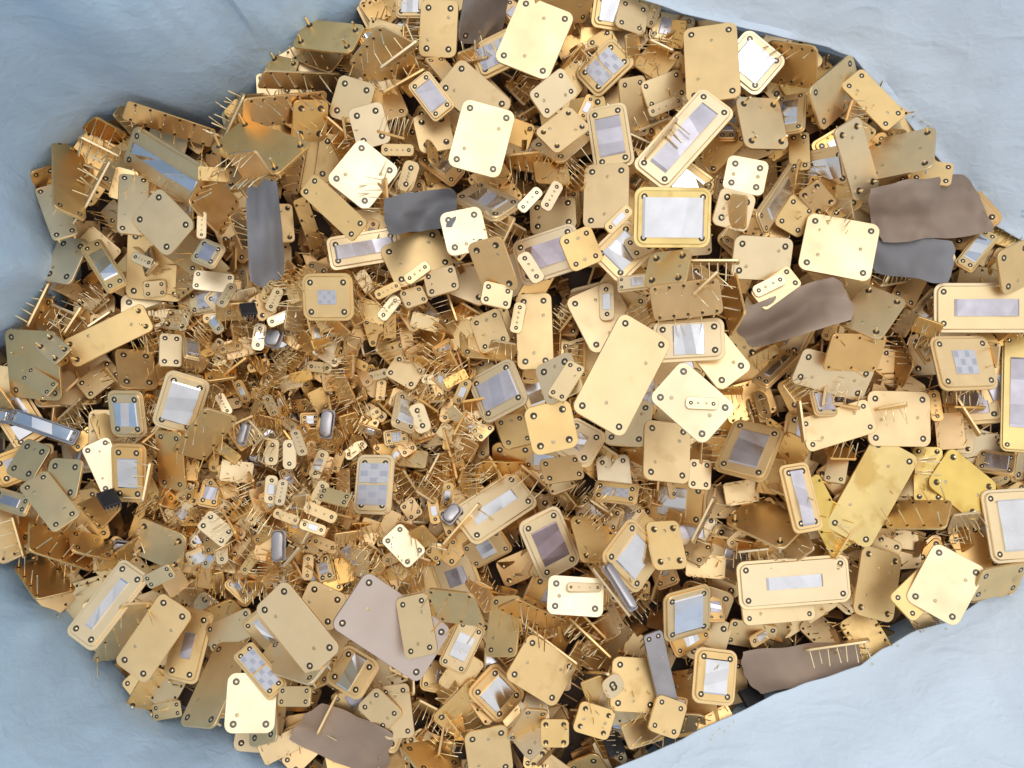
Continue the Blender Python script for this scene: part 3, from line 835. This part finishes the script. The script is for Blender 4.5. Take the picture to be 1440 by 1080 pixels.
# ---------------------------------------------------------------- scraps of smoky film lying on the metal
def film(pts, m, amp, label, nick=None):
    o = root('film_scrap'); P = [Vector((p[0]-720, 540-p[1], 0)) for p in pts]
    cen = sum(P, Vector())/4; n = 26
    zs = []; q = MB(); sd = R.uniform(0, 99)
    def bil(u, v):
        # slightly wavy outline
        e_ = .10; u = .5+(u-.5)*(1-e_*(abs(2*v-1)**4)); v = .5+(v-.5)*(1-e_*(abs(2*u-1)**4))
        u2 = u+0.03*noise.noise(Vector((v*5, sd, 0)))*(1 if 0.02 < v < .98 else .6); v2 = v+0.06*noise.noise(Vector((u*4, sd+9, 0)))
        return P[0]*(1-u2)*(1-v2)+P[1]*u2*(1-v2)+P[2]*u2*v2+P[3]*(1-u2)*v2
    grid_ = []
    for i in range(n+1):
        for j in range(n+1):
            p = bil(i/n, j/n)
            ii = int(np.clip((p.x-X0)/G, 3, NX-4)); jj = int(np.clip((p.y-Y0)/G, 3, NY-4))
            grid_.append([p.x, p.y, float(np.max(hf[ii-3:ii+4, jj-3:jj+4]))])
    g = np.array(grid_).reshape(n+1, n+1, 3)
    for _ in range(40):   # the film bridges hollows
        zz = g[:, :, 2]; pad = np.pad(zz, 1, mode='edge')
        sm = (pad[:-2, 1:-1]+pad[2:, 1:-1]+pad[1:-1, :-2]+pad[1:-1, 2:])/4
        g[:, :, 2] = np.maximum(sm, zz*0.6+sm*0.4)
    vs = []
    for i in range(n+1):
        for j in range(n+1):
            x, y, z = g[i, j]; z += 2+amp*(noise.noise(Vector((x*.018+sd, y*.03, 0)))+.5*abs(noise.noise(Vector((x*.05, y*.03+sd, 3)))))
            k = (H-z)/H; vs.append(Vector((x*k, y*k, z)))
            ii = int(np.clip((x-X0)/G, 0, NX-1)); jj = int(np.clip((y-Y0)/G, 0, NY-1)); hf[ii, jj] = max(hf[ii, jj], z)
    c3 = sum(vs, Vector())/len(vs); o.location = c3*S; N = (n+1)**2
    q.v = [v-c3 for v in vs]+[v-c3-Vector((0, 0, 1.2)) for v in vs]
    w_ = n+1
    for i in range(n):
        for j in range(n):
            a_ = i*w_+j; f = (a_, a_+1, a_+w_+1, a_+w_); q.f.append(f); q.f.append(tuple(N+t for t in reversed(f)))
    for i in range(n):
        for a_, b_ in ((i, i+1), (n*w_+i+1, n*w_+i), (i*w_+w_, i*w_), (i*w_+n, i*w_+w_+n)): q.f.append((a_, N+a_, N+b_, b_))
    occluder([c3+v for v in q.v[:N]], [f for f in q.f if max(f) < N and len(f) == 4]); q2 = q.mesh('sheet', m)
    link('sheet', q2, o)
    o['label'] = label; o['category'] = 'film scrap'; o['group'] = 'smoky film scraps on the metal'
    return o
film([(345,262),(390,250),(402,392),(350,402)], 'filmg', 5, 'dark slate film strip hanging upright between amber pin plates and olive plates')
film([(536,276),(642,262),(642,318),(545,330)], 'filmg', 4, 'slate grey film piece under the cream diamond plate')
film([(1225,322),(1345,338),(1338,400),(1226,384)], 'filmg', 4, 'slate blue film piece beside the large cream plate')
film([(1215,262),(1360,244),(1404,330),(1232,342)], 'film', 14, 'crumpled beige brown film on the right bag wall')
film([(1022,440),(1178,384),(1206,448),(1052,492)], 'film', 10, 'brown grey film scrap lying below the large cream plate')
film([(1035,915),(1208,900),(1215,938),(1062,980)], 'film', 7, 'brown and grey film scrap tucked under the lower bag flap')
film([(398,1040),(452,985),(556,1030),(540,1100)], 'film', 8, 'mauve brown film scrap at the bottom edge of the pile')

# ---------------------------------------------------------------- the bag
bag = bpy.data.objects.new('plastic_bag', None); C.objects.link(bag)
bag['label'] = 'large pale blue plastic bag holding the whole heap of gold scrap'; bag['category'] = 'bag'
CX, CY = 720.0, 560.0
def radius(th):
    dx, dy = math.cos(th), math.sin(th); best = 0
    for i in range(len(PILE)):
        ax, ay = PILE[i]; bx, by = PILE[(i+1) % len(PILE)]; ex, ey = bx-ax, by-ay
        den = dx*ey-dy*ex
        if abs(den) < 1e-9: continue
        t = ((ax-CX)*ey-(ay-CY)*ex)/den; s_ = ((ax-CX)*dy-(ay-CY)*dx)/den
        if 0 <= s_ <= 1 and t > 0: best = max(best, t)
    return best
NT = 720; rr = [radius(2*math.pi*i/NT) for i in range(NT)]
rr = [sum(rr[(i+k) % NT] for k in (-3, -2, -1, 0, 1, 2, 3))/7 for i in range(NT)]
ss = [-34, -26, -18, -12, -6, 0, 6, 14, 24, 36, 50, 66, 84, 104, 126, 150, 176, 204, 236, 270, 310, 360, 420, 500, 600, 720]
q = MB()
def slope(th):
    d = math.degrees(th) % 360      # 0 = right, 90 = photo's bottom, 180 = left, 270 = top
    def bumpf(c, wd): 
        x = abs((d-c+180) % 360-180)/wd; return max(0, 1-x*x)
    return 0.36+0.95*bumpf(180, 75)+0.45*bumpf(228, 50)+0.25*bumpf(135, 40)
for th_i in range(NT):
    th = 2*math.pi*th_i/NT; r0 = rr[th_i]-13-20*max(0, 1-abs((math.degrees(th)-200)/50)); sl = slope(th)
    for s_ in ss:
        if s_ < 0: z = 6+s_*1.6
        else:
            z = 6+sl*430*(1-math.exp(-s_/430))
            px = CX+math.cos(th)*(r0+s_); py = CY+math.sin(th)*(r0+s_)
            g_ = min(1, s_/40)
            z += g_*(20*noise.noise(Vector((px*.006, py*.006, 1)))+12*(0.5-abs(noise.noise(Vector((th*7, s_*.004, 5)))))*1.6+5*noise.noise(Vector((th*26, s_*.01, 9)))+9*(0.4-abs(noise.noise(Vector((px*.02+py*.012, py*.035-px*.02, 2))))))
            # the big tuck at the upper left
            dd = math.degrees(th) % 360; fo = .8*max(0, min(1, (dd-214)/21)) if dd < 235 else max(0, 1-(dd-235)/(2.5+s_*.012)); z += 62*fo*min(1, max(0, s_-25)/110)
            z += 20*math.exp(-((dd-172-s_*.03)/3.5)**2)*min(1, s_/60)+16*math.exp(-((dd-196+s_*.03)/3)**2)*min(1, s_/60)
        k = (H-z)/H
        px = CX+math.cos(th)*(r0+s_)-720; py = 540-(CY+math.sin(th)*(r0+s_))
        q.v.append(Vector((px*k, py*k, z)))
n_ = len(ss)
for i in range(NT):
    for j in range(n_-1):
        a_, b_ = i*n_+j, ((i+1) % NT)*n_+j; q.f.append((a_, a_+1, b_+1, b_))
link('liner', q.mesh('liner', 'bag'), bag)
def flap(edge, dir_, slope_, sd):
    # densify the edge
    pts = []
    for (a, b) in zip(edge, edge[1:]):
        n = max(2, int(math.hypot(b[0]-a[0], b[1]-a[1])/9))
        for k in range(n): t = k/n; pts.append(tuple(a[c]*(1-t)+b[c]*t for c in range(3)))
    pts.append(edge[-1]); js = [(14, -5), (3, -3), (0, -1.2), (1, 0), (5, .8), (12, 1.2)]+[(12+d, None) for d in (12, 26, 44, 66, 92, 122, 156, 196, 244, 300, 370, 450, 560)]
    q = MB()
    for p in pts:
        wob = 2.2*noise.noise(Vector((p[0]*.03, p[1]*.03, sd)))
        for d, dz in js:
            px = p[0]+dir_[0]*(d+wob); py = p[1]+dir_[1]*(d+wob)
            if dz is None: z = p[2]+1.2+(d-12)*slope_+min(1, (d-12)/60)*(9*noise.noise(Vector((px*.009, py*.009, sd)))+3*(.4-abs(noise.noise(Vector((px*.03-py*.02, py*.03, sd))))))
            else: z = p[2]+dz
            k = (H-z)/H; q.v.append(Vector(((px-720)*k, (540-py)*k, z)))
    n = len(js)
    for i in range(len(pts)-1):
        for j in range(n-1): a_ = i*n+j; q.f.append((a_, a_+n, a_+n+1, a_+1))
    occluder(list(q.v), list(q.f))
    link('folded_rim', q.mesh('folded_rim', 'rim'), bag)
def hmax(px, py, r=26):
    i = int((px-720-X0)/G); j = int((540-py-Y0)/G); k = int(r/G)
    sub = hf[max(0, i-k):max(1, min(NX, i+k)), max(0, j-k):max(1, min(NY, j+k))]
    return float(sub.max()) if sub.size else 20
E1 = [(760,1140),(800,1112),(860,1082),(950,1043),(1040,1000),(1090,976),(1150,955),(1210,936),(1240,912),(1290,886),(1340,872),(1385,836),(1440,792),(1520,735),(1600,690)]
h1 = [hmax(min(x, 1440), min(y, 1080))+6 for x, y in E1]
h1 = [min(h, 26) if x > 1280 else h for (x, y), h in zip(E1, h1)]
h1 = [sum(h1[max(0, i-2):i+3])/len(h1[max(0, i-2):i+3])+6 for i in range(len(h1))]
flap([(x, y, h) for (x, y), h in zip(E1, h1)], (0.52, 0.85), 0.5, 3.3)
E2 = [(800,-60),(860,-24),(895,-3),(960,19),(1040,38),(1110,54),(1165,66),(1200,82),(1228,112),(1258,150),(1300,200),(1350,262),(1400,318),(1450,345),(1560,360)]
h2 = [hmax(x, max(0, y)) + 6 if x < 1190 else 22 for x, y in E2]
h2 = [sum(h2[max(0, i-1):i+2])/len(h2[max(0, i-1):i+2]) for i in range(len(h2))]
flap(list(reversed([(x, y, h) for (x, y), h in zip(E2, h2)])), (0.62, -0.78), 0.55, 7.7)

# ---------------------------------------------------------------- leave out filler that nothing can see
from mathutils.bvhtree import BVHTree
tree = BVHTree.FromPolygons(bv, bf); seen = {}
for ox, oy, nx, ny in ((0, 0, 600, 450), (200, 0, 240, 180), (-200, 0, 240, 180), (0, 200, 240, 180), (0, -200, 240, 180)):
    org = Vector((ox, oy, H))
    for i in range(nx):
        for j in range(ny):
            tgt = Vector((-720+1440*(i+.5)/nx, -540+1080*(j+.5)/ny, 0))
            loc, nor, ix, dist = tree.ray_cast(org, (tgt-org).normalized())
            if ix is not None: seen[bid[ix]] = seen.get(bid[ix], 0)+(1 if (ox, oy) == (0, 0) else 0.05)
for i, (o, k) in enumerate(things): k['seen'] = seen.get(('h', i), 0)
for i, (kind, L, Wd, rnd, m, c3, U, V, info) in enumerate(pend):
    sN = seen.get(('f', i), 0)
    if sN < 12: continue
    o, t = build_kind(kind, L/2, Wd/2, rnd, m, info['fl']); pose(o, c3, U, V); info['seen'] = sN; record(o, **info)
print('KEPT', len(things), len(bpy.data.objects), 'heroes', sum(1 for o, k in things if not k['filler']), 'unseen heroes', [(k['p'], k['kind']) for o, k in things if not k['filler'] and k['seen'] < 6])

# ---------------------------------------------------------------- names, labels, groups
CAT = {'B': 'metal plate', 'W': 'windowed plate', 'R': 'pin plate', 'E': 'pin plate', 'P': 'small header', 'C': 'metal can', 'X': 'black chip'}
GRP = {'B': 'plain gold plates in the heap', 'W': 'gold plates with silver windows', 'R': 'gold plates with rows of pins', 'E': 'gold plates with rows of pins', 'P': 'small two pin gold headers', 'C': 'steel cans in the heap', 'X': 'black chips in the heap'}
COLN = {'cream': 'bright cream', 'gold': 'gold', 'pale': 'pale gold', 'rich': 'amber gold', 'yel': 'yellow gold', 'mauve': 'mauve grey', 'silver': 'silver', 'satin': 'dull gold'}
marks = [(k['p'], k['nick'][4:] if k['nick'].startswith('the ') else k['nick']) for o, k in things if k.get('nick')]
marks += [((367, 320), 'dark slate film strip'), ((1300, 290), 'crumpled beige brown film'), ((1115, 440), 'brown grey film scrap in the heap'), ((1125, 935), 'brown film scrap by the lower flap')]
def words_(s): return len(s.replace('-', ' ').split())
used = set()
def sizew(L): return 'large' if L > 92 else 'mid sized' if L > 62 else 'small' if L > 38 else 'tiny'
def kindw(k):
    c = COLN[k['m']] if k['m'] in COLN else ''; t = k['tilt']
    if k.get('tone') == 'c': c = 'bright cream'
    if k['kind'] == 'B': s = f'{c} plate'
    elif k['kind'] == 'W': s = f'{c} window plate' if k['m'] != 'silver' else 'steel framed window plate'
    elif k['kind'] in 'RE': s = f'{c} header bristling with pins' if k['fl'] == 'small' else f'{c} plate with pin rows'
    elif k['kind'] == 'P': s = f'{c} two pin header'
    elif k['kind'] == 'C': s = 'steel can'
    else: s = 'black chip with legs'
    st = 'steep ' if t < .55 else 'tilted ' if t < .86 else ''
    return f"{sizew(k['L'])} {st}{s}"
def rel(p, mk):
    dx, dy = p[0]-mk[0][0], p[1]-mk[0][1]; d = math.hypot(dx, dy); a = math.degrees(math.atan2(dy, dx)) % 360
    w8 = ['right of', 'lower right of', 'below', 'lower left of', 'left of', 'upper left of', 'above', 'upper right of'][int((a+22.5)//45) % 8]
    n = 'close ' if d < 45 else '' if d < 90 else 'a little way ' if d < 140 else 'further '
    return f'{n}{w8} the {mk[1]}', d
for o, k in sorted(things, key=lambda t: (not t[1].get('nick'), t[1]['filler'], -t[1]['L'])):
    o['category'] = CAT[k['kind']]; o['group'] = GRP[k['kind']]
    if o.name.startswith('pin_header'): o['category'] = 'pin header'; o['group'] = 'little gold headers bristling with pins'
    if k.get('nick'):
        lab = k['nick'][4:] if k['nick'].startswith('the ') else k['nick']; del o['group']
        used.add(lab); o['label'] = lab; continue
    ms = sorted(marks, key=lambda m_: math.hypot(k['p'][0]-m_[0][0], k['p'][1]-m_[0][1]))
    base = kindw(k); lab = None
    for mk in ms[:8]:
        r_, d = rel(k['p'], mk); c_ = f'{base} {r_}'
        if c_ not in used and words_(c_) <= 16: lab = c_; break
    if lab is None:
        for mk in ms[8:24]:
            c_ = f"{base} {rel(k['p'], mk)[0]}"
            if c_ not in used and words_(c_) <= 16: lab = c_; break
    lab = lab or f'{base} among the other scrap'
    used.add(lab); o['label'] = lab
